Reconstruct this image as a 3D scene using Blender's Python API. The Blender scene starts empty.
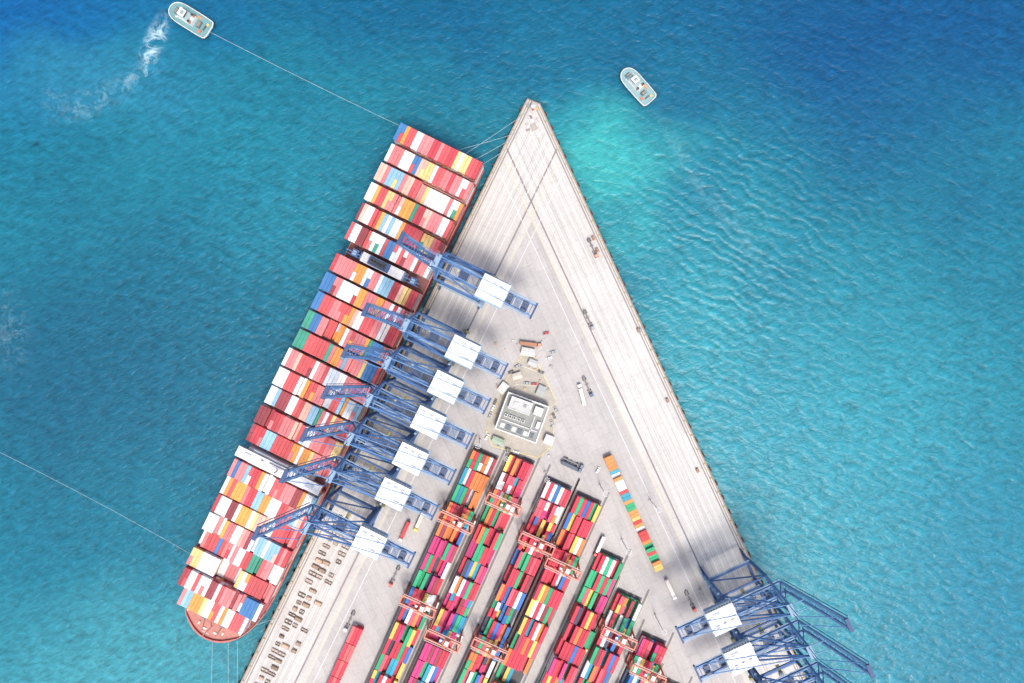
import bpy, math, random
from mathutils import Vector, Matrix
R = random.Random(11)
S = 0.7; H = 500.0
scene = bpy.context.scene

def W(px, py, z=0.0):
    k = S*(H-z)/H
    return Vector(((px-512)*k, (341.5-py)*k, z))

# ------------------------------------------------------------------ mesh builder
class MB:
    def __init__(s): s.v=[]; s.f=[]; s.c=[]
    def add(s, vs, fs, col):
        o=len(s.v); s.v+= [tuple(v) for v in vs]
        for f in fs:
            s.f.append(tuple(i+o for i in f)); s.c.append(col)
    def box(s, cx,cy,cz, sx,sy,sz, col, rot=0.0, top=(1,1), topcol=None):
        c,n=math.cos(rot),math.sin(rot); vs=[]
        for z,k in ((-.5,(1,1)),(.5,top)):
            for x,y in ((-.5,-.5),(.5,-.5),(.5,.5),(-.5,.5)):
                X=x*sx*k[0]; Y=y*sy*k[1]
                vs.append((cx+X*c-Y*n, cy+X*n+Y*c, cz+z*sz))
        s.add(vs, [(3,2,1,0),(0,1,5,4),(1,2,6,5),(2,3,7,6),(3,0,4,7)], col)
        s.add(vs[4:], [(0,1,2,3)], topcol or col)
    def beam(s,a,b,w,h,col):
        a=Vector(a); b=Vector(b); d=(b-a)
        if d.length<1e-6: return
        d.normalize()
        up=Vector((0,0,1)) if abs(d.z)<.95 else Vector((0,1,0))
        r=d.cross(up).normalized(); u=r.cross(d).normalized()
        vs=[]
        for p in (a,b):
            for x,y in ((-.5,-.5),(.5,-.5),(.5,.5),(-.5,.5)):
                vs.append(p+r*x*w+u*y*h)
        s.add(vs,[(3,2,1,0),(4,5,6,7),(0,1,5,4),(1,2,6,5),(2,3,7,6),(3,0,4,7)],col)
    def cyl(s,a,b,r,n,col,r2=None):
        a=Vector(a); b=Vector(b); d=(b-a).normalized(); r2=r if r2 is None else r2
        up=Vector((0,0,1)) if abs(d.z)<.95 else Vector((0,1,0))
        e=d.cross(up).normalized(); u=e.cross(d).normalized(); vs=[]
        for p,rr in ((a,r),(b,r2)):
            for i in range(n):
                t=2*math.pi*i/n; vs.append(p+e*math.cos(t)*rr+u*math.sin(t)*rr)
        fs=[tuple(range(n))[::-1], tuple(range(n,2*n))]
        for i in range(n):
            j=(i+1)%n; fs.append((i,j,n+j,n+i))
        s.add(vs,fs,col)
    def prism(s,poly,z0,z1,col,topcol=None):
        n=len(poly)
        vs=[(p[0],p[1],z0) for p in poly]+[(p[0],p[1],z1) for p in poly]
        fs=[tuple(range(n))[::-1]]+[(i,(i+1)%n,n+(i+1)%n,n+i) for i in range(n)]
        s.add(vs,fs,col); s.add(vs[n:],[tuple(range(n))],topcol or col)
    def tube(s,pts,r,n,col):
        for a,b in zip(pts[:-1],pts[1:]): s.cyl(a,b,r,n,col)
    def mesh(s,name,mat):
        m=bpy.data.meshes.new(name); m.from_pydata(s.v,[],s.f)
        at=m.color_attributes.new('Col','FLOAT_COLOR','CORNER')
        arr=[]
        for f,c in zip(s.f,s.c):
            arr += [c[0],c[1],c[2],1.0]*len(f)
        at.data.foreach_set('color',arr)
        m.materials.append(mat); m.update()
        return m
    def obj(s,name,mat,parent=None,loc=None,rot=None):
        return link(name,s.mesh(name,mat),parent,loc,rot)

def link(name,mesh,parent=None,loc=None,rot=None):
    o=bpy.data.objects.new(name,mesh); scene.collection.objects.link(o)
    if parent: o.parent=parent
    if loc is not None: o.location=loc
    if rot is not None: o.rotation_euler=(0,0,rot)
    return o
def empty(name,loc,rot):
    o=link(name,None,None,loc,rot); o.empty_display_size=2; return o

# ------------------------------------------------------------------ node helpers
class NT:
    def __init__(s,name):
        s.m=bpy.data.materials.new(name); s.m.use_nodes=True
        s.t=s.m.node_tree; s.b=s.t.nodes['Principled BSDF']
    def n(s,typ,**k):
        x=s.t.nodes.new(typ)
        for a,b in k.items(): setattr(x,a,b)
        return x
    def l(s,a,b): s.t.links.new(a,b)
    def setin(s,node,name,v):
        if hasattr(v,'is_output') : s.l(v,node.inputs[name])
        else: node.inputs[name].default_value=v
    def math(s,op,a,b=0.0,clamp=False):
        x=s.n('ShaderNodeMath',operation=op,use_clamp=clamp); s.setin(x,0,a); s.setin(x,1,b); return x.outputs[0]
    def mix(s,f,a,b,bt='MIX'):
        x=s.n('ShaderNodeMix',data_type='RGBA',blend_type=bt)
        s.setin(x,0,f)
        for i,v in ((6,a),(7,b)):
            if hasattr(v,'is_output'): s.l(v,x.inputs[i])
            else: x.inputs[i].default_value=(v[0],v[1],v[2],1)
        return x.outputs[2]
    def noise(s,vec,scale,detail=3,rough=.55,dist=0):
        x=s.n('ShaderNodeTexNoise'); s.l(vec,x.inputs['Vector'])
        x.inputs['Scale'].default_value=scale; x.inputs['Detail'].default_value=detail
        x.inputs['Roughness'].default_value=rough; x.inputs['Distortion'].default_value=dist
        return x
    def wave(s,vec,wavelen,dist=5,detail=3,dscale=1.0):
        x=s.n('ShaderNodeTexWave'); s.l(vec,x.inputs['Vector'])
        x.inputs['Scale'].default_value=.314/wavelen; x.inputs['Distortion'].default_value=dist
        x.inputs['Detail'].default_value=detail; x.inputs['Detail Scale'].default_value=dscale
        return x.outputs['Fac']
    def rng(s,v,a,b,c=0,d=1,smooth=False):
        x=s.n('ShaderNodeMapRange'); x.interpolation_type='SMOOTHSTEP' if smooth else 'LINEAR'
        s.l(v,x.inputs[0])
        for i,q in zip((1,2,3,4),(a,b,c,d)): x.inputs[i].default_value=q
        return x.outputs[0]
    def mapping(s,vec,loc=(0,0,0),rot=0,scale=(1,1,1),typ='TEXTURE'):
        x=s.n('ShaderNodeMapping',vector_type=typ); s.l(vec,x.inputs[0])
        x.inputs['Location'].default_value=loc; x.inputs['Rotation'].default_value=(0,0,rot)
        x.inputs['Scale'].default_value=scale; return x.outputs[0]

def paint_mat(name,rough=.5,dirt=.25,scale=.35,metal=0.0,fine=1.3,rustk=.35):
    t=NT(name); a=t.n('ShaderNodeAttribute',attribute_name='Col')
    g=t.n('ShaderNodeTexCoord').outputs['Object']
    n1=t.noise(g,scale,3,.65); n2=t.noise(g,fine,2,.6)
    f=t.rng(n1.outputs[0],.3,.75,1-dirt,1.05); f2=t.rng(n2.outputs[0],.3,.7,1-dirt*.6,1.04)
    ff=t.math('MULTIPLY',f,f2)
    v=t.n('ShaderNodeVectorMath',operation='SCALE'); t.l(a.outputs['Color'],v.inputs[0]); t.l(ff,v.inputs['Scale'])
    rust=t.rng(n1.outputs[0],.62,.78,0,rustk)
    c=t.mix(rust,v.outputs[0],(.24,.16,.12))
    t.l(c,t.b.inputs['Base Color']); t.b.inputs['Roughness'].default_value=rough
    t.b.inputs['Metallic'].default_value=metal
    return t.m
M_steel=paint_mat('painted_steel',.6,.14,.25,rustk=.12)
M_cont=paint_mat('container_paint',.7,.16,.12,fine=.7,rustk=.22)
M_hull=paint_mat('hull_paint',.6,.25,.08,fine=.6)
M_bld=paint_mat('building_finish',.8,.2,.2,rustk=.25)
M_misc=paint_mat('vehicle_paint',.45,.12,.6,rustk=.1)

# ------------------------------------------------------------------ frames
A=W(527,98); B=W(540,103)
d1=Vector((-.4405,-.8978,0)).normalized(); n1v=Vector((-d1.y,d1.x,0))
d2=Vector((.4196,-.9078,0)).normalized(); n2v=Vector((-d2.y,d2.x,0))
def L(s,v,z=0): p=A+d1*s+n1v*v; return Vector((p.x,p.y,z))
def Rr(s,v,z=0): p=B+d2*s-n2v*v; return Vector((p.x,p.y,z))
def startR(v,m=1.0):
    P=B-n2v*v-A; return max(0,(m-P.dot(n1v))/d2.dot(n1v))
def startL(v,m=1.0):
    P=A+n1v*v-B; return max(0,(m-P.dot(-n2v))/d1.dot(-n2v))
rotL=math.atan2(d1.y,d1.x); rotR=math.atan2(d2.y,d2.x)

# ------------------------------------------------------------------ water
def water_mat():
    t=NT('sea_water'); g=t.n('ShaderNodeNewGeometry').outputs['Position']
    wn=t.noise(g,.008,2,.55)
    sub=t.n('ShaderNodeVectorMath',operation='SUBTRACT'); t.l(wn.outputs['Color'],sub.inputs[0]); sub.inputs[1].default_value=(.5,.5,.5)
    sc=t.n('ShaderNodeVectorMath',operation='SCALE'); t.l(sub.outputs[0],sc.inputs[0]); sc.inputs['Scale'].default_value=150
    ad=t.n('ShaderNodeVectorMath',operation='ADD'); t.l(g,ad.inputs[0]); t.l(sc.outputs[0],ad.inputs[1])
    fl=t.n('ShaderNodeVectorMath',operation='MULTIPLY'); t.l(ad.outputs[0],fl.inputs[0]); fl.inputs[1].default_value=(1,1,0)
    wp=fl.outputs[0]
    fg=t.n('ShaderNodeVectorMath',operation='MULTIPLY'); t.l(g,fg.inputs[0]); fg.inputs[1].default_value=(1,1,0)
    wg=fg.outputs[0]
    def blob(px,py,rx,ry,rot=0,vec=wp):
        p=W(px,py); m=t.mapping(vec,(p.x,p.y,0),rot,(rx*S,ry*S,1))
        ln=t.n('ShaderNodeVectorMath',operation='LENGTH'); t.l(m,ln.inputs[0])
        return t.rng(ln.outputs['Value'],.05,1,1,0,True)
    col=t.mix(t.rng(t.noise(wg,.006,2,.6).outputs[0],.3,.7),(.005,.108,.165),(.008,.145,.195))
    for px,py,rx,ry,rot,c,k in [
        (930,0,600,260,0,(.001,.055,.150),.96),
        (420,-20,330,140,0,(.001,.070,.150),.88),
        (10,0,350,180,.2,(.002,.075,.215),.95),
        (50,350,380,250,0,(.006,.078,.132),.92),
        (260,330,120,140,0,(.006,.098,.155),.6),
        (100,690,330,150,0,(.035,.215,.25),.9),
        (830,490,420,320,0,(.018,.205,.255),.95),
        (690,300,130,220,.4,(.020,.220,.26),.75),
        (290,220,110,90,0,(.010,.145,.20),.5),
        (605,160,80,95,.3,(.035,.33,.31),.8),
        (648,178,60,50,0,(.035,.31,.30),.4),
        (560,120,70,60,0,(.012,.19,.235),.5),
        (110,100,150,80,0,(.02,.155,.24),.6),
        (1060,600,260,220,0,(.008,.145,.215),.8)]:
        f=t.math('MULTIPLY',blob(px,py,rx,ry,rot),k); col=t.mix(f,col,c)
    r1=t.mapping(wg,(0,0,0),.5,(2.6,1,1)); r2=t.mapping(wg,(0,0,0),-.3,(1.9,1,1))
    nz1=t.noise(r1,.38,2,.6,.3); nz2=t.noise(r2,.17,3,.6,.4); nz3=t.noise(wg,.010,3,.5,.6)
    wv=t.wave(t.mapping(wg,(0,0,0),1.05,(1,1,1)),7.5,9,3,.9)
    wv2=t.wave(t.mapping(wg,(0,0,0),-1.25,(1,1,1)),5.5,8,2,1.2)
    side=t.math('ADD',t.math('MULTIPLY',blob(750,240,170,170),.6),t.math('MULTIPLY',blob(300,330,200,220),.4))
    side=t.math('ADD',side,.22)
    rip=t.math('ADD',t.math('MULTIPLY',nz1.outputs[0],.5),t.math('MULTIPLY',nz2.outputs[0],.5))
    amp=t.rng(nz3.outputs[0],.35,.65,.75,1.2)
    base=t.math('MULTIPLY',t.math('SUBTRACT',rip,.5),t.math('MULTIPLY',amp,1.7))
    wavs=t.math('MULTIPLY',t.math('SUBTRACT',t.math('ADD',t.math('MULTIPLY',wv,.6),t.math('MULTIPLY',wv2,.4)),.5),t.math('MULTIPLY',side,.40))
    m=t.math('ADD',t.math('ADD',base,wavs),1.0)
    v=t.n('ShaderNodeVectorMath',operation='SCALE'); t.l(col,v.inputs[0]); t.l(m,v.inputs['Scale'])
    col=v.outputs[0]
    fn=t.noise(wg,.10,5,.72,1.6)
    foam=None
    for px,py,rx,ry,rot,k,lo in [(151,40,9,26,-.4,1.0,.43),(146,62,7,18,-.2,.5,.46),(128,78,28,10,.5,.26,.46),(90,98,38,14,.4,.22,.47),(52,100,12,16,.1,.20,.46),(8,330,16,38,.1,.18,.47),(690,165,52,6,-1.05,.12,.42),(735,225,50,8,-.95,.10,.42)]:
        f=t.math('MULTIPLY',blob(px,py,rx*1.6,ry*1.6,rot,wg),t.math('MULTIPLY',t.rng(fn.outputs[0],lo,lo+.2),k))
        foam=f if foam is None else t.math('MAXIMUM',foam,f)
    col=t.mix(foam,col,(.48,.64,.68))
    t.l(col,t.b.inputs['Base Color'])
    t.b.inputs['Roughness'].default_value=.35; t.b.inputs['IOR'].default_value=1.33
    t.b.subsurface_method='BURLEY'
    t.b.inputs['Subsurface Weight'].default_value=.45
    t.b.inputs['Subsurface Radius'].default_value=(.5,1.0,1.2); t.b.inputs['Subsurface Scale'].default_value=22
    hh=t.math('ADD',t.math('ADD',t.math('MULTIPLY',nz1.outputs[0],.7),t.math('MULTIPLY',nz2.outputs[0],1.2)),t.math('MULTIPLY',t.math('MULTIPLY',wv,side),.6))
    bp=t.n('ShaderNodeBump'); bp.inputs['Strength'].default_value=.6; bp.inputs['Distance'].default_value=1.1
    t.l(hh,bp.inputs['Height']); t.l(bp.outputs[0],t.b.inputs['Normal'])
    return t.m
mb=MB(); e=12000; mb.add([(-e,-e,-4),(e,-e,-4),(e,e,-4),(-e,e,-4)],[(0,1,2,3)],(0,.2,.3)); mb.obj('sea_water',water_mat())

# ------------------------------------------------------------------ paving
def pave_mat(name,c1,c2,ang,joint,stain=.5):
    t=NT(name); g=t.n('ShaderNodeNewGeometry').outputs['Position']
    big=t.noise(g,.018,4,.6,.4)
    st=t.noise(t.mapping(g,(0,0,0),ang,(22,1.4,1)),.40,4,.65)
    st2=t.noise(t.mapping(g,(0,0,0),ang,(40,3.5,1)),.6,3,.6)
    fine=t.noise(g,.5,4,.7)
    c=t.mix(t.rng(big.outputs[0],.3,.7),c1,c2)
    c=t.mix(t.rng(st.outputs[0],.46,.74,0,stain),c,(c1[0]*.68,c1[1]*.67,c1[2]*.66))
    c=t.mix(t.rng(st2.outputs[0],.48,.68,0,stain*.7),c,tuple(min(.64,x*1.12) for x in c2))
    br=t.n('ShaderNodeTexBrick'); t.l(t.mapping(g,(0,0,0),ang,(1,1,1)),br.inputs['Vector'])
    br.inputs['Scale'].default_value=1; br.inputs['Brick Width'].default_value=joint*1.6; br.inputs['Row Height'].default_value=joint
    br.inputs['Mortar Size'].default_value=.15; br.inputs['Color1'].default_value=(1,1,1,1); br.inputs['Color2'].default_value=(.94,.94,.935,1); br.inputs['Mortar'].default_value=(.80,.79,.78,1)
    c=t.mix(1.0,c,br.outputs[0],'MULTIPLY')
    f=t.rng(fine.outputs[0],.3,.7,.92,1.05)
    spots=t.rng(t.noise(g,.11,4,.7,.6).outputs[0],.58,.74,1,.84)
    v=t.n('ShaderNodeVectorMath',operation='SCALE'); t.l(c,v.inputs[0]); t.l(t.math('MULTIPLY',f,spots),v.inputs['Scale'])
    t.l(v.outputs[0],t.b.inputs['Base Color']); t.b.inputs['Roughness'].default_value=.85
    return t.m
M_pier=pave_mat('pier_asphalt',(.375,.355,.34),(.455,.43,.41),rotR,9,.35)
M_apR=pave_mat('quay_concrete_east',(.47,.45,.42),(.535,.515,.485),rotR,8,.45)
M_apL=pave_mat('quay_concrete_west',(.45,.43,.40),(.515,.495,.465),rotL,8,.45)
M_wall=pave_mat('quay_wall_concrete',(.22,.20,.18),(.30,.28,.25),rotR,6,.5)
LEN=1500
pl=[A,L(LEN,0),Rr(LEN,0),B]
mb=MB(); mb.prism([(p.x,p.y) for p in pl],-14,-.6,(.3,.28,.25)); mb.obj('quay_wall',M_wall)
mb=MB(); c0=[(A+Vector((.4,-.8,0))),L(LEN,.35),Rr(LEN,.35),(B+Vector((-.4,-.6,0)))]
mb.prism([(p.x,p.y) for p in c0],-.598,0,(.4,.4,.4)); mb.obj('pier_pavement',M_pier)
def strip(mb,fn,st,v0,v1,z,col,s0=None,s1=LEN,m=1.0):
    a0=max(st(v0,m),s0 or 0); a1=max(st(v1,m),s0 or 0)
    q=[fn(a0,v0,z),fn(s1,v0,z),fn(s1,v1,z),fn(a1,v1,z)]
    n=(q[1]-q[0]).cross(q[2]-q[0])
    if n.z<0: q=q[::-1]
    mb.add(q,[(0,1,2,3)],col)
mb=MB(); strip(mb,L,startL,1.2,41,.006,(1,1,1)); mb.obj('quay_apron',M_apL)
mb=MB(); strip(mb,Rr,startR,1.2,40,.012,(1,1,1)); mb.obj('quay_apron',M_apR)
mb=MB()
for fn,st in ((L,startL),(Rr,startR)):
    a=fn(3,.55,.08); b=fn(LEN,.55,.08); mb.beam(a,b,.9,.3,(.34,.25,.18))
mb.beam(A+Vector((.3,-.6,.08)),B+Vector((-.2,-.5,.08)),.6,.3,(.3,.2,.13))
mb.obj('quay_kerb',M_bld)
mr=MB(); mm=MB()
for fn,st in ((L,startL),(Rr,startR)):
    for v,w in ((4,.8),(34.5,1.0)):
        strip(mr,fn,st,v-w/2,v+w/2,.018,(.18,.145,.12),m=3)
        strip(mr,fn,st,v-.12,v+.12,.024,(.36,.34,.32),m=3)
    strip(mr,fn,st,2.0,2.6,.018,(.28,.22,.15),m=3)
    for v in (9.5,14.5,19.5,24.5,29.5):
        strip(mm,fn,st,v-.17,v+.17,.019,(.74,.72,.64),m=6)
    for v in (12,22,27): strip(mr,fn,st,v-.12,v+.12,.019,(.32,.30,.28),m=6)
    for v,c in ((39.6,(.66,.56,.30)),(46,(.70,.68,.64))):
        strip(mm,fn,st,v-.2,v+.2,.022,c,m=6)
mr.obj('crane_rail_track',M_bld); mm.obj('lane_markings',M_bld)
for fn in (L,Rr):
    mb=MB(); mo=MB()
    for i in range(70):
        s=8+i*11.0
        p=fn(s,-.55,-2.2); ang=rotL if fn is L else rotR
        mb.box(p.x,p.y,p.z,2.4,1.1,3.6,(.04,.04,.045),ang)
        p=fn(s,-1.25,-2.2); mb.box(p.x,p.y,p.z,1.9,.28,3.2,(.12,.10,.10),ang)
        p=fn(s+5.5,1.6,0)
        mo.cyl((p.x,p.y,0),(p.x,p.y,.55),.32,8,(.5,.4,.1)); mo.cyl((p.x,p.y,.55),(p.x,p.y,.8),.5,8,(.5,.4,.1),.42)
    mb.obj('rubber_fenders',M_bld); mo.obj('mooring_bollards',M_bld)

# ------------------------------------------------------------------ container colours
SHIP=[((.58,.09,.095),20),((.66,.20,.20),19),((.48,.05,.065),9),((.76,.75,.73),21),((.60,.66,.71),5),((.76,.31,.07),9),((.76,.54,.22),7),((.72,.42,.33),7),((.05,.18,.40),3),((.28,.05,.06),4),((.24,.43,.56),3),((.05,.30,.20),1)]
YARD=[((.54,.03,.06),26),((.62,.09,.13),12),((.52,.03,.16),7),((.02,.35,.15),14),((.03,.14,.40),8),((.02,.30,.43),7),((.72,.50,.10),7),((.76,.76,.75),9),((.68,.20,.05),9),((.30,.04,.06),5),((.05,.06,.10),3)]
def pick(pal,rr=R):
    t=rr.random()*sum(w for _,w in pal)
    for c,w in pal:
        t-=w
        if t<=0: break
    k=rr.uniform(.85,1.12); return tuple(min(.82,x*k) for x in c)
def container(mb,x,y,z,lx,ly,h,col,rot=0.0):
    mb.box(x,y,z+h/2,lx,ly,h-.06,col,rot)

# ------------------------------------------------------------------ container ship
SL=377.0; HB=30.3
ship=empty('container_ship',L(57,-33.4,0),rotL)
def outline(level,N=60):
    out=[]
    Lx=SL-level*9; bowstart=(325-level*75)
    for i in range(N+1):
        t=i/N; x=Lx*t
        if t>.8: x=Lx*(.8+.2*math.sin((t-.8)/.2*math.pi/2))
        hb=HB
        if x>bowstart:
            q=(x-bowstart)/(Lx-bowstart); hb=HB*max(0,1-q**(2.5-level*.6))**(1/(2.1-level*.5))
        if x<22: hb=min(hb,HB-(2.0+level*6)*(1-x/22)**2)
        out.append((x,max(hb,.05)))
    return out
hull=MB(); levels=[(0,9.6),(0,8.0),(.35,3.5),(.8,-1),(1,-4),(1,-9)]
rings=[]
for lv,z in levels:
    o=outline(lv); rings.append([(x,h,z) for x,h in o]+[(x,-h,z) for x,h in reversed(o)])
n=len(rings[0])
for k in range(len(rings)-1):
    a,b=rings[k],rings[k+1]
    col=(.44,.10,.085) if k==0 else ((.15,.04,.045) if k<3 else (.34,.06,.05))
    for i in range(n):
        j=(i+1)%n; hull.add([a[i],a[j],b[j],b[i]],[(3,2,1,0)],col)
o=outline(0)
inn=[(max(.6,x-.0) if x<SL-6 else x-1.0,max(.02,h-.6)) for x,h in o]
for sg in (1,-1):
    for (a,b,c,d) in zip(o[:-1],o[1:],inn[:-1],inn[1:]):
        q=[(a[0],sg*a[1],9.6),(b[0],sg*b[1],9.6),(d[0],sg*d[1],9.6),(c[0],sg*c[1],9.6)]
        hull.add(q,[(0,1,2,3)],(.54,.16,.13))
        q=[(c[0],sg*c[1],9.6),(d[0],sg*d[1],9.6),(d[0],sg*d[1],8),(c[0],sg*c[1],8)]
        hull.add(q,[(0,1,2,3)],(.42,.11,.10))
for a,b in zip(inn[:-1],inn[1:]):
    col=(.50,.19,.15) if a[0]>350 else (.24,.09,.09)
    hull.add([(a[0],-a[1],8.0),(b[0],-b[1],8.0),(b[0],b[1],8.0),(a[0],a[1],8.0)],[(0,1,2,3)],col)
hull.obj('hull',M_hull,ship)
bays=[]
x=3.5
for i in range(6): bays.append((x,i)); x+=14.5
funnel_x=x+3.2; x+=8.5
for i in range(10): bays.append((x,6+i)); x+=13.85
bridge_x=x+5.0; x+=11.5
for i in range(8): bays.append((x,16+i)); x+=13.25
prof={0:[(24,8)],1:[(24,7)],2:[(12,8),(12,5)],3:[(24,8)],4:[(18,8),(6,6)],5:[(24,8)],6:[(24,8)],7:[(24,9)],8:[(20,8),(4,7)],9:[(6,8),(5,6),(13,8)],10:[(24,8)],11:[(24,9)],12:[(9,9),(15,8)],13:[(24,8)],14:[(24,9)],15:[(24,8)],16:[(24,9)],17:[(24,8)],18:[(14,8),(10,7)],19:[(24,8)],20:[(10,6),(14,7)],21:[(8,7),(6,5),(10,7)],22:[(23,8)],23:[(19,7)]}
DZ=9.4
cg=MB(); lb=MB()
for x0,i in bays:
    pf=prof[i]; tot=sum(a for a,_ in pf); y=-tot/2*2.5+1.25
    cur=pick(SHIP); run=0
    for cnt,tiers in pf:
        for r in range(cnt):
            if run<=0: cur=pick(SHIP); run=R.choice([1,1,1,2,2,3])
            run-=1
            kk=R.uniform(.93,1.06); cc=tuple(min(.84,q*kk) for q in cur)
            tt=tiers-(1 if R.random()<.05 else 0)
            split = R.random()<.10
            for k in range(tt):
                c=cc if k==tt-1 else pick(SHIP)
                z=DZ+k*2.62
                if split and k==tt-1:
                    container(cg,x0+3.03,y,z,6.0,2.36,2.62,c); container(cg,x0+9.17,y,z,6.0,2.36,2.62,pick(SHIP))
                else: container(cg,x0+6.1,y,z,12.19,2.36,2.62,c)
            y+=2.5
    lb.box(x0+6.1,0,8.7,12.6,tot*2.5+.4,1.3,(.30,.11,.10))
    xb=x0+13.1; hh=13
    if i not in (5,15):
        lb.box(xb,0,8+hh,.9,min(59,tot*2.5+1),.25,(.38,.16,.14))
        lb.box(xb,0,8+hh*.55,.8,min(59,tot*2.5+1),.2,(.34,.14,.12))
        for q in range(13):
            yy=-29+q*58/12
            if abs(yy)<tot*1.25+1: lb.box(xb,yy,8+hh/2,.5,.4,hh,(.36,.15,.13))
cg.obj('deck_containers',M_cont,ship); lb.obj('hatch_covers_and_lashing_bridges',M_hull,ship)
b=MB(); Wt=(.80,.80,.79)
b.box(bridge_x,-3,20,8.5,44,24,Wt); b.box(bridge_x,-1,33.2,9.2,40,2.4,Wt)
b.box(bridge_x,0,35.6,6.5,59.5,2.6,Wt); b.box(bridge_x+3.32,0,35.9,.12,56,1.1,(.03,.05,.07)); b.box(bridge_x-3.32,0,35.9,.12,56,1.1,(.03,.05,.07))
b.box(bridge_x,0,37.0,6.9,60,.25,(.78,.78,.77))
for k in range(8):
    b.box(bridge_x+4.28,-3,11+k*2.8,.1,40,.9,(.05,.07,.09))
b.box(bridge_x,0,38.2,4.5,14,2.2,(.74,.74,.73)); b.cyl((bridge_x,0,39.2),(bridge_x,0,47),.5,8,Wt); b.beam((bridge_x,-4,44),(bridge_x,4,44),.4,.4,Wt)
b.beam((bridge_x,-2.5,46),(bridge_x,2.5,46),.5,.3,(.6,.6,.6))
for sy in (-1,1):
    b.cyl((bridge_x-1,sy*12,37.2),(bridge_x-1,sy*12,39),1.1,10,Wt,.6)
    b.box(bridge_x,sy*29,33.2,5,2.2,1.6,(.8,.25,.05),top=(.8,.7)) 
    b.box(bridge_x,sy*22.5,37.5,3,5,.7,(.55,.58,.6))
b.obj('bridge_superstructure',M_hull,ship)
f=MB(); NV=(.04,.11,.30)
f.box(funnel_x,0,18,6.6,30,20,(.62,.62,.62)); f.box(funnel_x,-2,30,6,15,7,NV,top=(.9,.9)); f.box(funnel_x,-2,33.7,4.6,12,.5,(.03,.04,.06))
for q in range(5): f.cyl((funnel_x+R.uniform(-1,1),-6+q*2.1,33),(funnel_x,-6.4+q*2.1,35.6),.55,8,(.03,.03,.03))
for yy in (-21,-15,14,22): f.box(funnel_x,yy,22,5,4.5,3,(.05,.15,.38)); f.box(funnel_x,yy,24.3,3,2.6,1.6,(.3,.42,.55))
f.beam((funnel_x,-27,25),(funnel_x,27,25),.6,.6,(.1,.2,.42)); f.beam((funnel_x+2,-27,23),(funnel_x+2,27,23),.4,.4,(.1,.2,.42))
f.obj('funnel_casing',M_hull,ship)
g=MB()
g.box(SL-22,0,11,1.2,46,5,(.55,.2,.17)); g.cyl((SL-9,0,8),(SL-9,0,22),.5,8,(.8,.75,.7),.25); g.beam((SL-9,-2.5,18),(SL-9,2.5,18),.3,.3,(.8,.75,.7))
for sy in (-1,1):
    g.cyl((SL-14,sy*7-2,9.6),(SL-14,sy*7+2,9.6),1.2,10,(.10,.22,.25)); g.box(SL-15.5,sy*7,9,2.5,3.5,1.8,(.15,.25,.25))
    g.cyl((SL-17,sy*16-2,9.4),(SL-17,sy*16+2,9.4),1.0,10,(.35,.3,.25)); g.box(SL-8,sy*9,8.4,2.2,1.2,.8,(.7,.6,.5)); g.box(SL-13,sy*20,8.4,2.2,1.2,.8,(.7,.6,.5))
    g.box(SL-6,sy*4,8.3,1.2,2.4,.6,(.8,.8,.7)); g.beam((SL-14,sy*7,8.5),(SL-4,sy*5,8.3),.4,.3,(.1,.1,.1))
g.cyl((4,-20,8),(4,-20,11),.6,8,(.7,.7,.7)); g.obj('mooring_gear',M_hull,ship)

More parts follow.
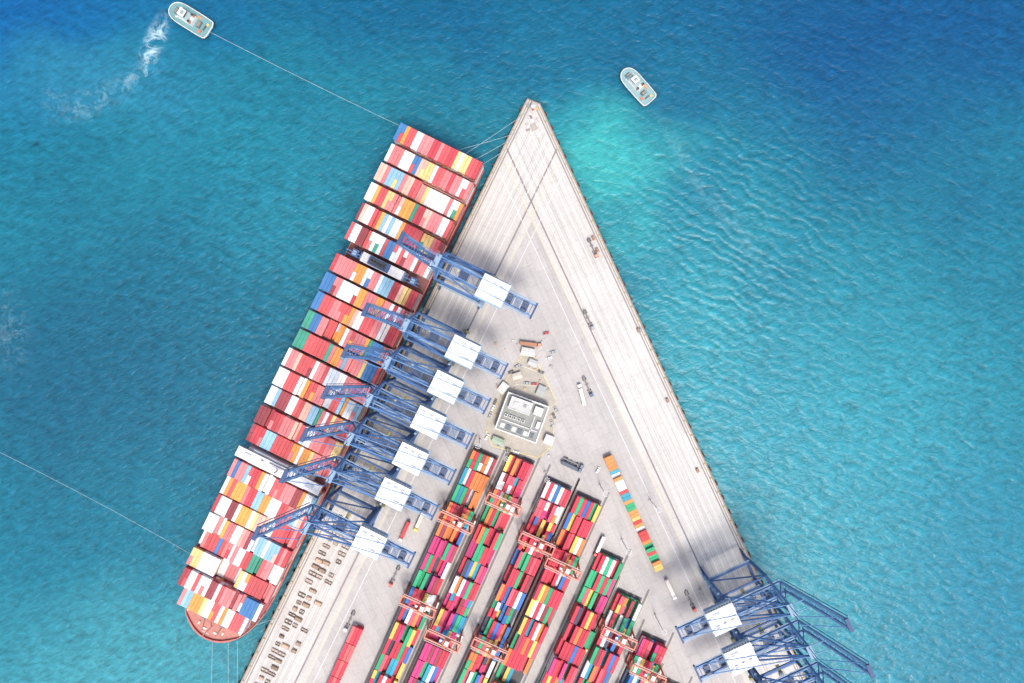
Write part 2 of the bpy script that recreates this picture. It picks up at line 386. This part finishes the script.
# ------------------------------------------------------------------ ship to shore gantry crane
BL=(.045,.125,.30); BD=(.03,.07,.17); BLt=(.105,.225,.43); WK=(.22,.33,.44)
def crane_frame():
    c=MB(); xw,xl=-4,-34.5; hy=9
    for x in (xw,xl):
        for y in (-hy,hy):
            c.box(x,y,25,1.7,1.5,44,BL)
            for k in (-1,1):
                c.box(x,y+k*2.6,1.9,1.4,3.6,1.0,BD)
                for w in range(4): c.cyl((x-.4,y+k*2.6-1.5+w*1.0,.5),(x+.4,y+k*2.6-1.5+w*1.0,.5),.42,8,(.05,.05,.05))
            c.box(x,y,2.9,1.5,5.5,1.0,BD)
        c.beam((x,-hy,4.2),(x,hy,4.2),1.3,1.5,BL)
        c.beam((x,-hy,46.5),(x,hy,46.5),1.6,1.9,BLt)
        if x==xl: c.beam((x,-hy,17),(x,hy,17),1.2,1.3,BL)
    for y in (-hy,hy):
        c.beam((xw,y,16.5),(xl,y,16.5),1.4,1.7,BL)
        c.beam((xw,y,46.5),(xl,y,46.5),1.0,1.2,BL)
        c.beam((xw,y,45),(xl,y,18),.75,.75,BL)
        c.beam((xw,y+1.4,17.4),(xl,y+1.4,17.4),1.0,.12,WK)
    for y in (-3.6,3.6):
        c.beam((2,y,50),(-69,y,50),1.0,2.2,BLt)
        c.beam((2,y*1.45,50.8),(-69,y*1.45,50.8),.7,.12,WK)
    for i in range(12):
        x=1-i*6.2
        c.beam((x,-3.6,51),(x,3.6,51),.5,.5,BL)
        c.beam((x,-3.6,51),(x-6.2 if i<11 else x,3.6,51),.28,.3,BL)
    c.box(-69.5,0,50.3,1.2,11,2.6,BD)
    for y in (-1,1):
        c.beam((xw,y*hy,47),(xw-1,y*3.2,80),1.2,1.2,BLt)
        c.beam((xl,y*hy,47),(xw-1.5,y*3.2,79.5),.8,.8,BL)
        c.beam((xl,y*3.6,51),(xw-1.5,y*3.2,79),.55,.55,BL)
        c.beam((-62,y*3.6,51),(xw-1.5,y*3.2,80),.45,.45,BLt)
        c.beam((2,y*3.6,51),(xw-.5,y*3.2,66),.5,.5,BL)
        c.beam((xw-.5,y*6.1,63.5),((xw+xl)/2,y*3.6,51),.45,.45,BL)
    c.beam((xw-1,-3.6,80),(xw-1,3.6,80),1.6,1.2,BLt); c.beam((xw-.5,-6,64),(xw-.5,6,64),.9,.9,BL)
    c.beam((xw,-hy,47),(xw-.5,6,64),.4,.4,BL); c.beam((xw,hy,47),(xw-.5,-6,64),.4,.4,BL)
    c.box(xw-1.2,0,81.6,3.2,8,.3,WK)
    z=3; k=1
    while z<44:
        c.beam((xl-1.8,hy-k*2.2,z),(xl-1.8,hy+k*2.2,z+4),.9,.2,WK); c.box(xl-1.8,hy+k*2.6,z+4,1.4,1.2,.15,WK); z+=4; k=-k
    c.box(xl+2,-hy+2.6,24,2.2,2.2,40,(.10,.20,.37))
    c.cyl((xl,-hy-1.4,8),(xl,-hy+ -3.2,8),2.6,14,(.35,.3,.12))
    return c
def crane_house():
    c=MB(); x=-41
    c.box(x,0,53.9,17.5,14.5,5.4,(.78,.78,.77)); c.box(x,0,56.75,18,15,.3,(.80,.80,.79))
    for q in (-5,0,5): c.box(x+q,-3.5,57.4,2.2,3.0,1.0,(.76,.76,.75),topcol=(.70,.70,.70))
    c.box(x-3,4.4,57.2,5,2.2,.7,(.72,.73,.73)); c.beam((x-8.6,0,57),(x+8.6,0,57),.25,.3,(.6,.62,.65))
    c.box(x,0,51.15,19,17,.25,WK)
    for k in range(10): c.box(x-8+k*1.8,7.32,54.6,.9,.1,1.2,(.1,.13,.16)); c.box(x-8+k*1.8,-7.32,54.6,.9,.1,1.2,(.1,.13,.16))
    return c
def crane_boom():
    c=MB(); h=Vector((2.5,0,50)); t=Vector((11.5,0,120)); d=t-h
    pv=None
    for i in range(13):
        p=h+d*(i/12)
        c.beam(p+Vector((0,-2.9,0)),p+Vector((0,2.9,0)),.45,.5,BL)
        if pv is not None:
            s=1 if i%2 else -1
            c.beam(pv+Vector((0,-2.9*s,0)),p+Vector((0,2.9*s,0)),.3,.35,BL)
        pv=p
    for y in (-2.9,2.9):
        c.beam(h+Vector((0,y,0)),t+Vector((0,y,0)),.75,1.8,BLt)
        c.beam(h+Vector((1.6,y*1.4,0)),t+Vector((1.6,y*1.4,0)),.6,.12,WK)
        m1=h+d*.45+Vector((-2.5,y,0)); c.beam((-5,y*.9,80),m1,.4,.4,BLt); 
        m2=h+d*.93+Vector((-1.2,y,0)); mid=Vector((-6,y*.9,96)); c.beam((-5,y*.9,80),mid,.4,.4,BLt); c.beam(mid,m2,.4,.4,BLt)
    c.box(t.x,0,t.z+.6,2.2,7.6,1.2,BD)
    return c
def crane_trolley():
    c=MB(); N=(.045,.075,.14)
    for x in (-52,-63):
        c.box(x,0,49.8,4.5,8.5,1.2,N)
        for y in (-2.4,2.4): c.cyl((x-1.4,y,51),(x+1.4,y,51),1.2,10,(.08,.1,.15))
    c.beam((-52,-3,50.6),(-63,-3,50.6),.5,.5,N); c.beam((-52,3,50.6),(-63,3,50.6),.5,.5,N)
    c.box(-58,0,50.2,4,5,1.6,(.16,.2,.26))
    c.box(-20,0,49,6,8,1.4,N); c.box(-16.5,-2.6,45.8,2.6,2.6,3.2,(.7,.7,.7)); c.box(-16.5,-2.6,45.2,2.7,2.7,1.2,(.05,.09,.12))
    for sx in(-2,2):
        for sy in (-1,1): c.cyl((-20+sx,sy,48.5),(-20+sx,sy,38),.08,5,(.1,.1,.1))
    c.box(-20,0,37.6,2.2,12.2,.7,(.6,.5,.2)); c.box(-20,0,38.4,3,3,.8,(.3,.35,.4))
    return c
cr=[(n,f().mesh(n,M_steel)) for n,f in (('portal_frame_and_girders',crane_frame),('machinery_house',crane_house),('raised_boom',crane_boom),('trolley_and_spreader',crane_trolley))]
def place_crane(loc,rot):
    e=empty('ship_to_shore_gantry_crane',loc,rot)
    for n,m in cr: link(n,m,e)
for px,py in ((492,290),(462,351),(444,386),(426,421),(409,458),(391,493),(368,542)):
    p=W(px,py,56); s=(p-A).dot(d1); place_crane(L(s,0),math.atan2(-n1v.y,-n1v.x))
for px,py in ((728,617),(745,657),(764,700)):
    p=W(px,py,56); s=(p-B).dot(d2); place_crane(Rr(s,0),math.atan2(n2v.y,n2v.x))

# ------------------------------------------------------------------ yard blocks
yd=Vector((-.41,-.912,0)).normalized(); yn=Vector((-yd.y,yd.x,0)); rotY=math.atan2(yd.y,yd.x)
Y0=W(485,458,12)
def Yf(a,b,z=0): p=Y0+yd*a+yn*b; return Vector((p.x,p.y,z))
def toY(px,py,z): p=W(px,py,z)-Y0; return p.dot(yd),p.dot(yn)
blocks=[]
for (px,py,rows,amax) in ((485,456,7,430),(522,461,7,420),(560,487,7,400),(590,502,7,400),(612,560,7,350),(631,601,7,320),(656,645,7,280),(675,690,6,260),(700,725,6,240)):
    a0,b0=toY(px,py,10); blocks.append((a0,b0))
    mb=MB(); nb=int((amax-a0)/12.75)
    dom=pick(YARD)
    for i in range(nb):
        base=R.choice([3,3,4]) if i<3 else R.choice([3,4,4,4,4,5])
        if R.random()<.04: base=1
        if R.random()<.4: dom=pick(YARD)
        twenty=R.random()<.22
        for r in range(rows):
            t=max(0,min(5,base+R.choice([-2,-1,-1,0,0,0,0,0])))
            y=(r-(rows-1)/2)*2.6; x=i*12.75+6.2
            for k in range(t):
                c=dom if R.random()<.30 else pick(YARD)
                kk=R.uniform(.88,1.1); c=tuple(min(.8,q*kk) for q in c)
                if twenty:
                    container(mb,x-3.1,y,k*2.6+.05,6.0,2.4,2.6,c); container(mb,x+3.1,y,k*2.6+.05,6.0,2.4,2.6,c if R.random()<.5 else pick(YARD))
                else: container(mb,x,y,k*2.6+.05,12.15,2.4,2.6,c)
    mb.obj('container_stack',M_cont,None,Yf(a0,b0),rotY)
mb=MB(); ml=MB()
for a0,b0 in blocks:
    for off in (-11.2,11.2):
        p=Yf(a0+200,b0+off,.02); mb.box(p.x,p.y,.012,420,1.5,.02,(.20,.19,.19),rotY)
        p=Yf(a0+200,b0+off+1.2,.02); ml.box(p.x,p.y,.012,420,.2,.021,(.6,.55,.35),rotY)
    p=Yf(a0+200,b0); mb.box(p.x,p.y,.010,405,18.6,.016,(.10,.095,.10),rotY)
mb.obj('gantry_runway',M_bld); ml.obj('yard_lane_markings',M_bld)
def smallblock(px,py,rows,bays_,tiers,rot,pal,clen=12.2,z=5):
    p=W(px,py,z); mb=MB()
    for i in range(bays_):
        for r in range(rows):
            for k in range(max(1,tiers+R.choice([-1,0,0]))):
                container(mb,i*(clen+.4)+clen/2,(r-(rows-1)/2)*2.6,k*2.6+.05,clen,2.4,2.6,pick(pal))
    return mb.obj('container_stack',M_cont,None,(p.x,p.y,0),rot)
smallblock(358,628,3,9,2,rotY,[((.56,.035,.06),5),((.7,.7,.7),3),((.6,.12,.12),3),((.5,.1,.3),1)])
p=W(608,457,6); q=W(661,573,6); dirv=(q-p); n_=int(dirv.length/2.55); mb=MB()
PAL2=[((.60,.05,.05),28),((.72,.26,.07),26),((.03,.40,.17),20),((.76,.76,.72),14),((.72,.54,.16),10),((.05,.34,.44),2)]
c=pick(PAL2)
for i in range(n_):
    if R.random()<.75: c=pick(PAL2)
    for k in range(2 if R.random()<.8 else 3): container(mb,i*2.55+1.3,0,k*2.6+.05,2.4,6.05,2.6,c)
mb.obj('container_row',M_cont,None,(p.x,p.y,0),math.atan2(dirv.y,dirv.x))

RD=(.58,.14,.09); RDd=(.42,.09,.06); RL=(.66,.24,.17)
def rtg():
    c=MB()
    for y in (-11.2,11.2):
        c.beam((-4.5,y,1.9),(4.5,y,1.9),1.0,1.2,RDd)
        for x in (-3.6,3.6):
            c.beam((x,y,2),(x*.75,y,19.5),.9,.9,RD)
            for k in (-.9,.9): c.cyl((x+k,y-.4,.75),(x+k,y+.4,.75),.75,12,(.03,.03,.03))
        c.beam((-3,y,12),(3,y,12),.6,.6,RD); c.beam((-3.4,y,4),(3,y,12),.35,.35,RD)
    for x in (-2.7,2.7):
        c.beam((x,-12.4,20),(x,12.4,20),.9,1.5,RL)
        c.beam((x*1.5,-12,20.6),(x*1.5,12,20.6),.5,.1,(.5,.36,.32))
    for y in (-12.2,12.2): c.beam((-2.7,y,20),(2.7,y,20),.9,1.2,RD)
    c.box(0,3,21.3,5.6,4.2,1.2,RDd); c.box(-.5,3,22.4,3.2,2.6,1.2,(.7,.68,.64)); c.box(1,-1,17.6,1.8,1.8,2.2,(.75,.75,.74)); c.box(1,-1,17.4,1.9,1.9,1,(.05,.07,.1))
    c.box(0,12.4,3.4,4.5,1.6,2.2,(.72,.7,.66)); c.box(0,3,14.4,12.2,1.8,.5,(.6,.4,.1))
    for sx in (-2,2): c.cyl((sx,3,20),(sx,3,14.5),.07,5,(.1,.1,.1))
    return c
m_rtg=rtg().mesh('rtg',M_steel)
for bi,px,py in ((0,455,522),(0,410,603),(1,508,507),(1,440,640),(2,546,548),(3,572,573),(2,490,650),(5,622,640),(6,640,672)):
    a,_=toY(px,py,20); p=Yf(a,blocks[bi][1])
    e=empty('rubber_tyred_gantry_crane',(p.x,p.y,0),rotY); link('gantry',m_rtg,e)

mb=MB(); BR=(.20,.15,.12)
for col_,vv in enumerate((12,17.2,24.5)):
    for i in range(36):
        if R.random()<(.2 if col_<2 else .5): continue
        s=322+i*5.4+R.uniform(-.6,.6); v=vv+R.uniform(-.3,.3); hl=R.choice([1.6,2.4,2.6]); hw=R.choice([.9,1.2,1.2])
        def lp(x,y,z): q=L(s+x,v+y); return (q.x,q.y,z)
        k=R.uniform(.7,1.9); cc=tuple(x*k for x in BR)
        for x in (-hw,hw):
            mb.beam(lp(x,-hl,.5),lp(x,hl,.5),.45,.9,cc)
        for y in (-hl,0,hl): mb.beam(lp(-hw,y,.7),lp(hw,y,.7),.4,.6,cc)
        if R.random()<.4: q=L(s,v); mb.box(q.x,q.y,1.0,hw*1.6,hl*1.7,.8,(cc[0]*1.6,cc[1]*1.5,cc[2]*1.3),rotL)
mb.obj('lashing_gear_racks',M_bld)

# ------------------------------------------------------------------ vehicles
def truck(loc,rot,cont=None,cab=(.7,.7,.7),name='container_truck'):
    e=empty(name,loc,rot); c=MB()
    pf=[(0,.9),(0,3.0),(.5,3.4),(1.9,3.4),(2.3,2.9),(2.5,1.9),(2.6,.9)]
    vs=[(x+6.2,-1.2,z) for x,z in pf]+[(x+6.2,1.2,z) for x,z in pf]; k=len(pf)
    c.add(vs,[tuple(range(k)),tuple(range(k,2*k))[::-1]]+[(i,(i+1)%k,k+(i+1)%k,k+i)[::-1] for i in range(k)],cab)
    c.box(8.62,0,2.35,.1,2.1,.9,(.03,.05,.06)); c.obj('cab',M_misc,e)
    c=MB(); c.box(0,0,1.15,13.5,.9,.35,(.12,.12,.13)); 
    for x in (-5.6,-.2,5.7): c.box(x,0,1.2,.4,2.4,.3,(.12,.12,.13))
    for x in (-5.2,-3.9,4.0,7.7):
        for y in (-1.0,1.0): c.cyl((x,y-.25,.55),(x,y+.25,.55),.55,12,(.02,.02,.02))
    c.obj('chassis',M_misc,e)
    if cont:
        c=MB(); container(c,-.6,0,1.4,12.1,2.4,2.6,cont); c.obj('container',M_cont,e)
def car(loc,rot,col):
    e=empty('parked_car',loc,rot); c=MB()
    c.box(0,0,.62,4.5,1.8,.62,col,top=(.96,.94)); c.box(-.15,0,1.18,2.6,1.62,.52,(.04,.06,.08),top=(.68,.84),topcol=col)
    for x in (-1.4,1.4):
        for y in (-.82,.82): c.cyl((x,y-.1,.33),(x,y+.1,.33),.33,10,(.02,.02,.02))
    c.obj('body',M_misc,e)
def tr(px,py,pxdir,cont,cab=(.7,.7,.7)):
    p=W(px,py,2); truck((p.x,p.y,0.02),math.atan2(-pxdir[1],pxdir[0]),cont,cab)
D2p=(.42,.908); D1p=(-.41,.912)
tr(670,588,D2p,(.70,.62,.56)); tr(582,396,(-.25,-.97),(.72,.72,.70),(.8,.8,.8)); tr(587,385,(.4,.9),None,(.05,.1,.2))
tr(529,344,(1,.12),(.40,.18,.10),(.6,.3,.2)); tr(572,462,(.9,.42),None,(.12,.14,.2)); tr(570,466,(.9,.42),(.1,.12,.16),(.1,.12,.2))
tr(592,246,D2p,None,(.60,.25,.18)); tr(588,318,D2p,None,(.3,.3,.32))
for px,py,c in ((503,520,(.5,.04,.06)),(497,540,None),(462,625,(.03,.2,.4)),(538,600,(.6,.1,.1)),(528,640,None),(600,545,(.7,.7,.7)),(590,640,(.02,.3,.15)),(395,575,None),(420,520,(.7,.6,.5)),(350,620,None),(405,530,(.5,.05,.05)),(690,600,None)):
    tr(px,py,D1p if px<630 else D2p,c,R.choice([(.7,.7,.7),(.6,.1,.08),(.7,.55,.1)]))
for px,py,rot in ((553,352,.3),(549,358,.3),(556,410,-1.1),(554,416,-1.1),(552,423,-1.1),(495,402,1.1),(493,408,1.1),(490,415,1.1),(511,372,.4),(517,366,.5),(541,372,-.4),(527,383,0),(534,384,0),(500,444,.4),(508,449,-.35),(516,452,-.35),(640,330,1.1),(598,470,1.1),(487,437,1),(546,333,.2)):
    p=W(px,py,1); car((p.x,p.y,.04),rot,R.choice([(.7,.7,.7),(.75,.75,.74),(.1,.1,.11),(.4,.05,.05),(.3,.32,.35),(.05,.12,.3)]))

# ------------------------------------------------------------------ terminal building + compound
bp_=W(522,417,4); rb=-math.radians(20)
e=empty('terminal_building',(bp_.x,bp_.y,0),rb)
c=MB(); P=(.74,.72,.68)
c.box(0,0,4,30,27,8,P,topcol=(.28,.29,.27))
for x,y,sx,sy in ((0,13.1,30.4,.9),(0,-13.1,30.4,.9),(14.8,0,.9,25.3),(-14.8,0,.9,25.3)): c.box(x,y,8.35,sx,sy,.8,(.72,.71,.68))
for k in range(9):
    for z in (2.2,5.6):
        c.box(-13.2+k*3.3,-13.54,z,2,.08,1.4,(.04,.06,.07)); c.box(-13.2+k*3.3,13.54,z,2,.08,1.4,(.04,.06,.07))
for k in range(8):
    for z in (2.2,5.6): c.box(15.04,-11.5+k*3.2,z,.08,2,1.4,(.04,.06,.07)); c.box(-15.04,-11.5+k*3.2,z,.08,2,1.4,(.04,.06,.07))
c.obj('walls_and_roof',M_bld,e)
c=MB()
c.box(-4,7.6,10,15,8,4,(.62,.61,.58),topcol=(.52,.52,.50)); 
for x,y,sx,sy in ((-4,11.7,15.4,.5),(-4,3.5,15.4,.5),(3.4,7.6,.5,7.7),(-11.4,7.6,.5,7.7)): c.box(x,y,12.2,sx,sy,.6,(.70,.69,.66))
c.box(-7,7.6,12.4,3,3,.9,(.60,.59,.56)); c.box(-1,8.6,12.3,2,2,.7,(.3,.3,.3))
c.box(9,8,9.6,6,6,3,(.62,.61,.58)); 
for i in range(5): c.box(-11+i*3.1,-2,8.8,2.2,2.2,1.5,(.64,.64,.62)); c.cyl((-11+i*3.1,-2,9.5),(-11+i*3.1,-2,9.75),.8,10,(.1,.1,.1))
for i in range(6): c.box(-11+i*4.2,-9.4,8.5,3.2,3.4,.35,(.14,.16,.18) if i%2 else (.56,.57,.54))
c.beam((-13,-5.6,8.6),(13,-5.6,8.6),.7,.5,(.64,.64,.62)); c.beam((8,-11,8.6),(8,4,8.6),.7,.5,(.62,.62,.59)); c.box(12,-1,9,2.5,5,2,(.66,.65,.62))
c.obj('roof_plant',M_bld,e)
def shed(px,py,sx,sy,h,rot,col,rc,name='storage_shed'):
    p=W(px,py,h); e=empty(name,(p.x,p.y,0),rot); c=MB()
    c.box(0,0,h/2,sx,sy,h,col); r=rc
    vs=[(-sx/2-.3,-sy/2-.3,h),(sx/2+.3,-sy/2-.3,h),(sx/2+.3,sy/2+.3,h),(-sx/2-.3,sy/2+.3,h),(-sx/2-.3,0,h+.9),(sx/2+.3,0,h+.9)]
    c.add(vs,[(0,1,5,4),(2,3,4,5),(0,4,3),(1,2,5)],r)
    c.box(0,-sy/2-.05,h*.4,sx*.3,.1,h*.75,(.15,.2,.25)); c.obj('walls_and_roof',M_bld,e)
shed(528,352,9,5,3.5,-.2,(.6,.55,.5),(.62,.6,.56)); shed(533,363,6,4,3,-.4,(.5,.5,.5),(.5,.51,.5)); shed(503,388,7,5,3,.9,(.6,.6,.55),(.68,.66,.62))
shed(498,441,8,4,3,-.4,(.5,.55,.45),(.36,.46,.34)); shed(541,391,5,7,3,-.4,(.6,.6,.6),(.4,.42,.4)); shed(549,440,6,6,4,-.4,(.6,.6,.6),(.60,.58,.55))
shed(517,376,6,4,3,.3,(.6,.3,.1),(.6,.55,.46))
mb=MB()
cp=[(532,352),(556,400),(552,446),(538,458),(492,446),(486,430),(505,382),(520,358)]
pts=[W(*q) for q in cp]; mb.prism([(q.x,q.y) for q in pts][::-1],.02,.034,(.42,.385,.33)); mb.obj('compound_pavement',M_bld)
mb=MB()
for a,b_ in zip(pts,pts[1:]+pts[:1]): mb.beam((a.x,a.y,.12),(b_.x,b_.y,.12),.7,.2,(.70,.60,.30))
for (x0,y0),(x1,y1) in (((512,384),(541,386)),((522,366),(538,372)),((497,396),(505,384))):
    a=W(x0,y0); b_=W(x1,y1); mb.beam((a.x,a.y,.12),(b_.x,b_.y,.12),.5,.18,(.6,.58,.5))
mb.obj('road_kerb',M_bld)
mb=MB()
for a,b_ in zip(pts,pts[1:]+pts[:1]):
    dd=b_-a; k=max(1,int(dd.length/3))
    for i in range(k):
        q=a+dd*i/k; mb.cyl((q.x,q.y-1,0),(q.x,q.y-1,2),.08,5,(.5,.5,.5))
    mb.beam((a.x,a.y-1,1.9),(b_.x,b_.y-1,1.9),.06,.1,(.5,.5,.5)); mb.beam((a.x,a.y-1,1.0),(b_.x,b_.y-1,1.0),.06,.1,(.5,.5,.5))
mb.obj('perimeter_fence',M_bld)
mb=MB()
for i in range(56):
    px=R.uniform(495,554); py=R.uniform(338,456)
    if 498<px<548 and 390<py<446: continue
    p=W(px,py); k=R.uniform(.8,1.8)
    mb.box(p.x,p.y,.5,k,k*R.uniform(.5,1.5),1.0,R.choice([(.6,.58,.5),(.35,.34,.33),(.58,.40,.22),(.66,.64,.6),(.45,.32,.24)]),R.choice([-.35,1.22]),top=(.9,.9))
mb.obj('pallets_and_gear',M_bld)
for px,py in ((507,452),(545,472),(600,485),(622,540),(655,615),(480,440),(650,500),(700,590)):
    p=W(px,py); e=empty('light_mast',(p.x,p.y,0),R.uniform(0,3)); c=MB()
    c.cyl((0,0,0),(0,0,30),.4,8,(.6,.6,.6),.18); c.box(0,0,.4,1.6,1.6,.8,(.5,.48,.42))
    for k in range(8):
        a=k*math.pi/4; c.beam((0,0,30),(1.5*math.cos(a),1.5*math.sin(a),30),.12,.12,(.5,.5,.5)); c.box(1.6*math.cos(a),1.6*math.sin(a),29.9,.5,.5,.3,(.75,.75,.72),a)
    c.obj('mast',M_steel,e)
p=W(533,110); e=empty('harbour_beacon',(p.x,p.y,0),0); c=MB()
c.cyl((0,0,0),(0,0,.8),2.4,14,(.5,.48,.45)); c.cyl((0,0,.8),(0,0,8),.9,12,(.75,.2,.1),.6); c.cyl((0,0,8),(0,0,8.3),1.5,12,(.75,.75,.72)); c.cyl((0,0,8.3),(0,0,9.6),.6,10,(.1,.3,.15)); c.cyl((0,0,9.6),(0,0,10.4),.7,10,(.75,.75,.72),.1)
c.obj('tower',M_bld,e)
mb=MB()
for px,py,sx,sy,cc in ((528,106,3,2,(.3,.3,.3)),(537,109,2,2,(.55,.4,.15)),(531,117,2.5,1.6,(.2,.2,.2)),(538,120,3,1.5,(.5,.45,.4)),(527,124,2,2,(.45,.4,.35)),(540,140,4,1.6,(.55,.5,.45)),(528,130,1.6,3,(.35,.3,.28)),(534,127,5,4,(.40,.36,.31))):
    p=W(px,py); mb.box(p.x,p.y,.42,sx,sy,.8,cc,rotR,top=(.85,.85))
mb.obj('pier_head_equipment',M_bld)
for px,py in ((596,238),(600,250),(641,330),(670,400),(700,470)):
    p=W(px,py); e=empty('mooring_winch',(p.x-2,p.y,0),rotR); c=MB(); c.box(0,0,.5,3.4,2,.9,(.45,.2,.12)); c.cyl((-1.2,0,1.3),(1.2,0,1.3),.7,10,(.3,.25,.2)); c.obj('drum',M_bld,e)

# ------------------------------------------------------------------ tugs
def tug(px,py,dirpx,deck=(.15,.30,.31),sc=1.0):
    p=W(px,py,2); e=empty('tug_boat',(p.x,p.y,-4),math.atan2(-dirpx[1],dirpx[0])); e.scale=(sc,sc,sc)
    Lh=16.5
    def out(k):
        o=[]
        for i in range(29):
            t=-math.cos(math.pi*i/28); x=Lh*k*t
            h=7.2*k*(max(0,1-max(0,t)**4.2))**.5*(1-.08*max(0,-t)**4)
            if t<-.9: h*=1-.35*((-t-.9)/.1)**2
            o.append((x,h))
        return o
    def ring(k): o=out(k); return [(x,h) for x,h in o]+[(x,-h) for x,h in reversed(o[:-1])]
    c=MB(); rs=[(1,3.4),(1,2.2),(.95,.6),(.85,-1.5)]
    rr=[[(x,y,z) for x,y in ring(k)] for k,z in rs]; n=len(rr[0])
    for q in range(3):
        for i in range(n):
            j=(i+1)%n; c.add([rr[q][i],rr[q][j],rr[q+1][j],rr[q+1][i]],[(0,1,2,3)],(.60,.62,.60) if q==0 else (.10,.20,.28))
    inn=[(x*.965,y*.93) for x,y in ring(1)]
    for i in range(n):
        j=(i+1)%n; c.add([rr[0][i],rr[0][j],(inn[j][0],inn[j][1],3.4),(inn[i][0],inn[i][1],3.4)],[(0,1,2,3)],(.62,.66,.65)); c.add([(inn[i][0],inn[i][1],3.4),(inn[j][0],inn[j][1],3.4),(inn[j][0],inn[j][1],2.4),(inn[i][0],inn[i][1],2.4)],[(0,1,2,3)],(.4,.46,.46))
    c.add([(x,y,2.4) for x,y in inn],[tuple(range(n))],deck)
    for i in range(0,n,2):
        x,y=ring(1)[i]; c.cyl((x,y*1.02,2.0),(x,y*1.02,2.9),.55,8,(.03,.03,.03))
    c.obj('hull',M_misc,e)
    c=MB(); c.box(2.0,0,3.7,12,7.4,2.6,(.70,.70,.68),top=(.97,.95),topcol=(.50,.56,.55)); c.box(2.6,0,5.9,8,5.8,2.0,(.66,.67,.65),topcol=(.30,.40,.40)); c.box(3.6,0,8.0,4.2,4.2,2.2,(.04,.07,.09),top=(1.12,1.12),topcol=(.6,.6,.58)); c.box(3.6,0,9.25,5.0,5.0,.3,(.72,.72,.70)); c.box(3.2,0,9.6,2.2,2.4,.4,(.25,.30,.32))
    c.cyl((3,0,9.4),(2.6,0,14),.18,6,(.7,.7,.7)); c.beam((2.8,-1.4,12),(2.8,1.4,12),.15,.15,(.7,.7,.7))
    for y in (-2.6,2.6): c.cyl((-2.6,y,4),(-2.8,y,8.2),.9,10,(.5,.25,.18)); c.cyl((-2.8,y,8.2),(-2.8,y,8.6),.85,10,(.03,.03,.03))
    c.obj('wheelhouse',M_misc,e)
    c=MB(); c.cyl((-7.5,-1.8,3.6),(-7.5,1.8,3.6),1.3,12,(.22,.20,.18)); c.box(-7.5,0,2.8,3,4.8,.8,(.10,.14,.16)); c.box(-12,0,3,.8,4,1.2,(.12,.12,.12)); c.cyl((11,-1.6,3.5),(11,1.6,3.5),1.1,12,(.22,.20,.18)); c.box(11,0,2.8,2.6,4.4,.8,(.10,.14,.16)); c.box(-10,4,2.9,2.4,1.6,1.1,(.6,.18,.1)); c.box(-13,-3,2.8,1.8,1.8,.9,(.6,.48,.15))
    c.box(9,3.6,2.9,1.6,1.2,.9,(.5,.5,.5)); c.box(9,-3.6,2.9,1.6,1.2,.9,(.5,.5,.5)); c.box(-5,-4.6,3.0,4.2,1.6,1.2,(.62,.3,.12),top=(.8,.6))
    c.obj('winches',M_misc,e)
tug(188,17,(-.85,-.53)); tug(638,84,(-.66,-.75),(.22,.36,.37),.9); tug(-58,424,(-.98,.2))
def rope(a,b,sag,name='tow_rope',r=.2,col=(.40,.50,.50)):
    pts=[]
    for i in range(25):
        t=i/24; q=a.lerp(b,t); q=q+Vector((0,0,-sag*4*t*(1-t))); pts.append(q)
    c=MB(); c.tube(pts,r,5,col); c.obj(name,M_bld)
def ShipP(x,y,z): q=L(57+x,-33.4+y); return Vector((q.x,q.y,z))
rope(W(210,32,0),ShipP(1,-22,8),4,r=.13); rope(W(-38,434,0),ShipP(330,-30,8),4,r=.12)
for (sx,sy,lx,lv) in ((1,5,24,6),(1,12,10,4),(1,20,32,2),(2,26,40,2)): rope(ShipP(sx,sy,8.3),Vector(L(lx,lv,.6)),1,'mooring_line',.12)
for (sx,sy,lx,lv) in ((SL-6,10,395,2),(SL-6,14,470,2),(SL-8,20,455,2),(SL-2,4,500,2)): rope(ShipP(sx,sy,8.3),Vector(L(lx+10,lv,.6)),1,'mooring_line',.12)

# ------------------------------------------------------------------ light & camera
el=math.radians(66); sd=Vector((.26*math.cos(el),-.966*math.cos(el),math.sin(el)))
ld=bpy.data.lights.new('sun','SUN'); ld.energy=2.75; ld.angle=math.radians(11); ld.color=(1,.965,.915)
lo=bpy.data.objects.new('sun',ld); scene.collection.objects.link(lo); lo.rotation_euler=sd.to_track_quat('Z','Y').to_euler()
w=bpy.data.worlds.new('World'); scene.world=w; w.use_nodes=True
sk=w.node_tree.nodes.new('ShaderNodeTexSky'); sk.sky_type='NISHITA'; sk.sun_disc=False; sk.sun_elevation=el; sk.sun_rotation=math.atan2(sd.x,sd.y)
sk.dust_density=4.0; sk.air_density=.8
bg=w.node_tree.nodes['Background']; w.node_tree.links.new(sk.outputs[0],bg.inputs[0]); bg.inputs[1].default_value=.26
cd=bpy.data.cameras.new('camera'); cam=bpy.data.objects.new('camera',cd); scene.collection.objects.link(cam)
cam.location=(0,0,H); cd.sensor_width=36; cd.lens=36*H/(1024*S); cd.clip_end=30000; cd.clip_start=1
scene.camera=cam
scene.view_settings.view_transform='Standard'; scene.view_settings.look='None'; scene.view_settings.exposure=0
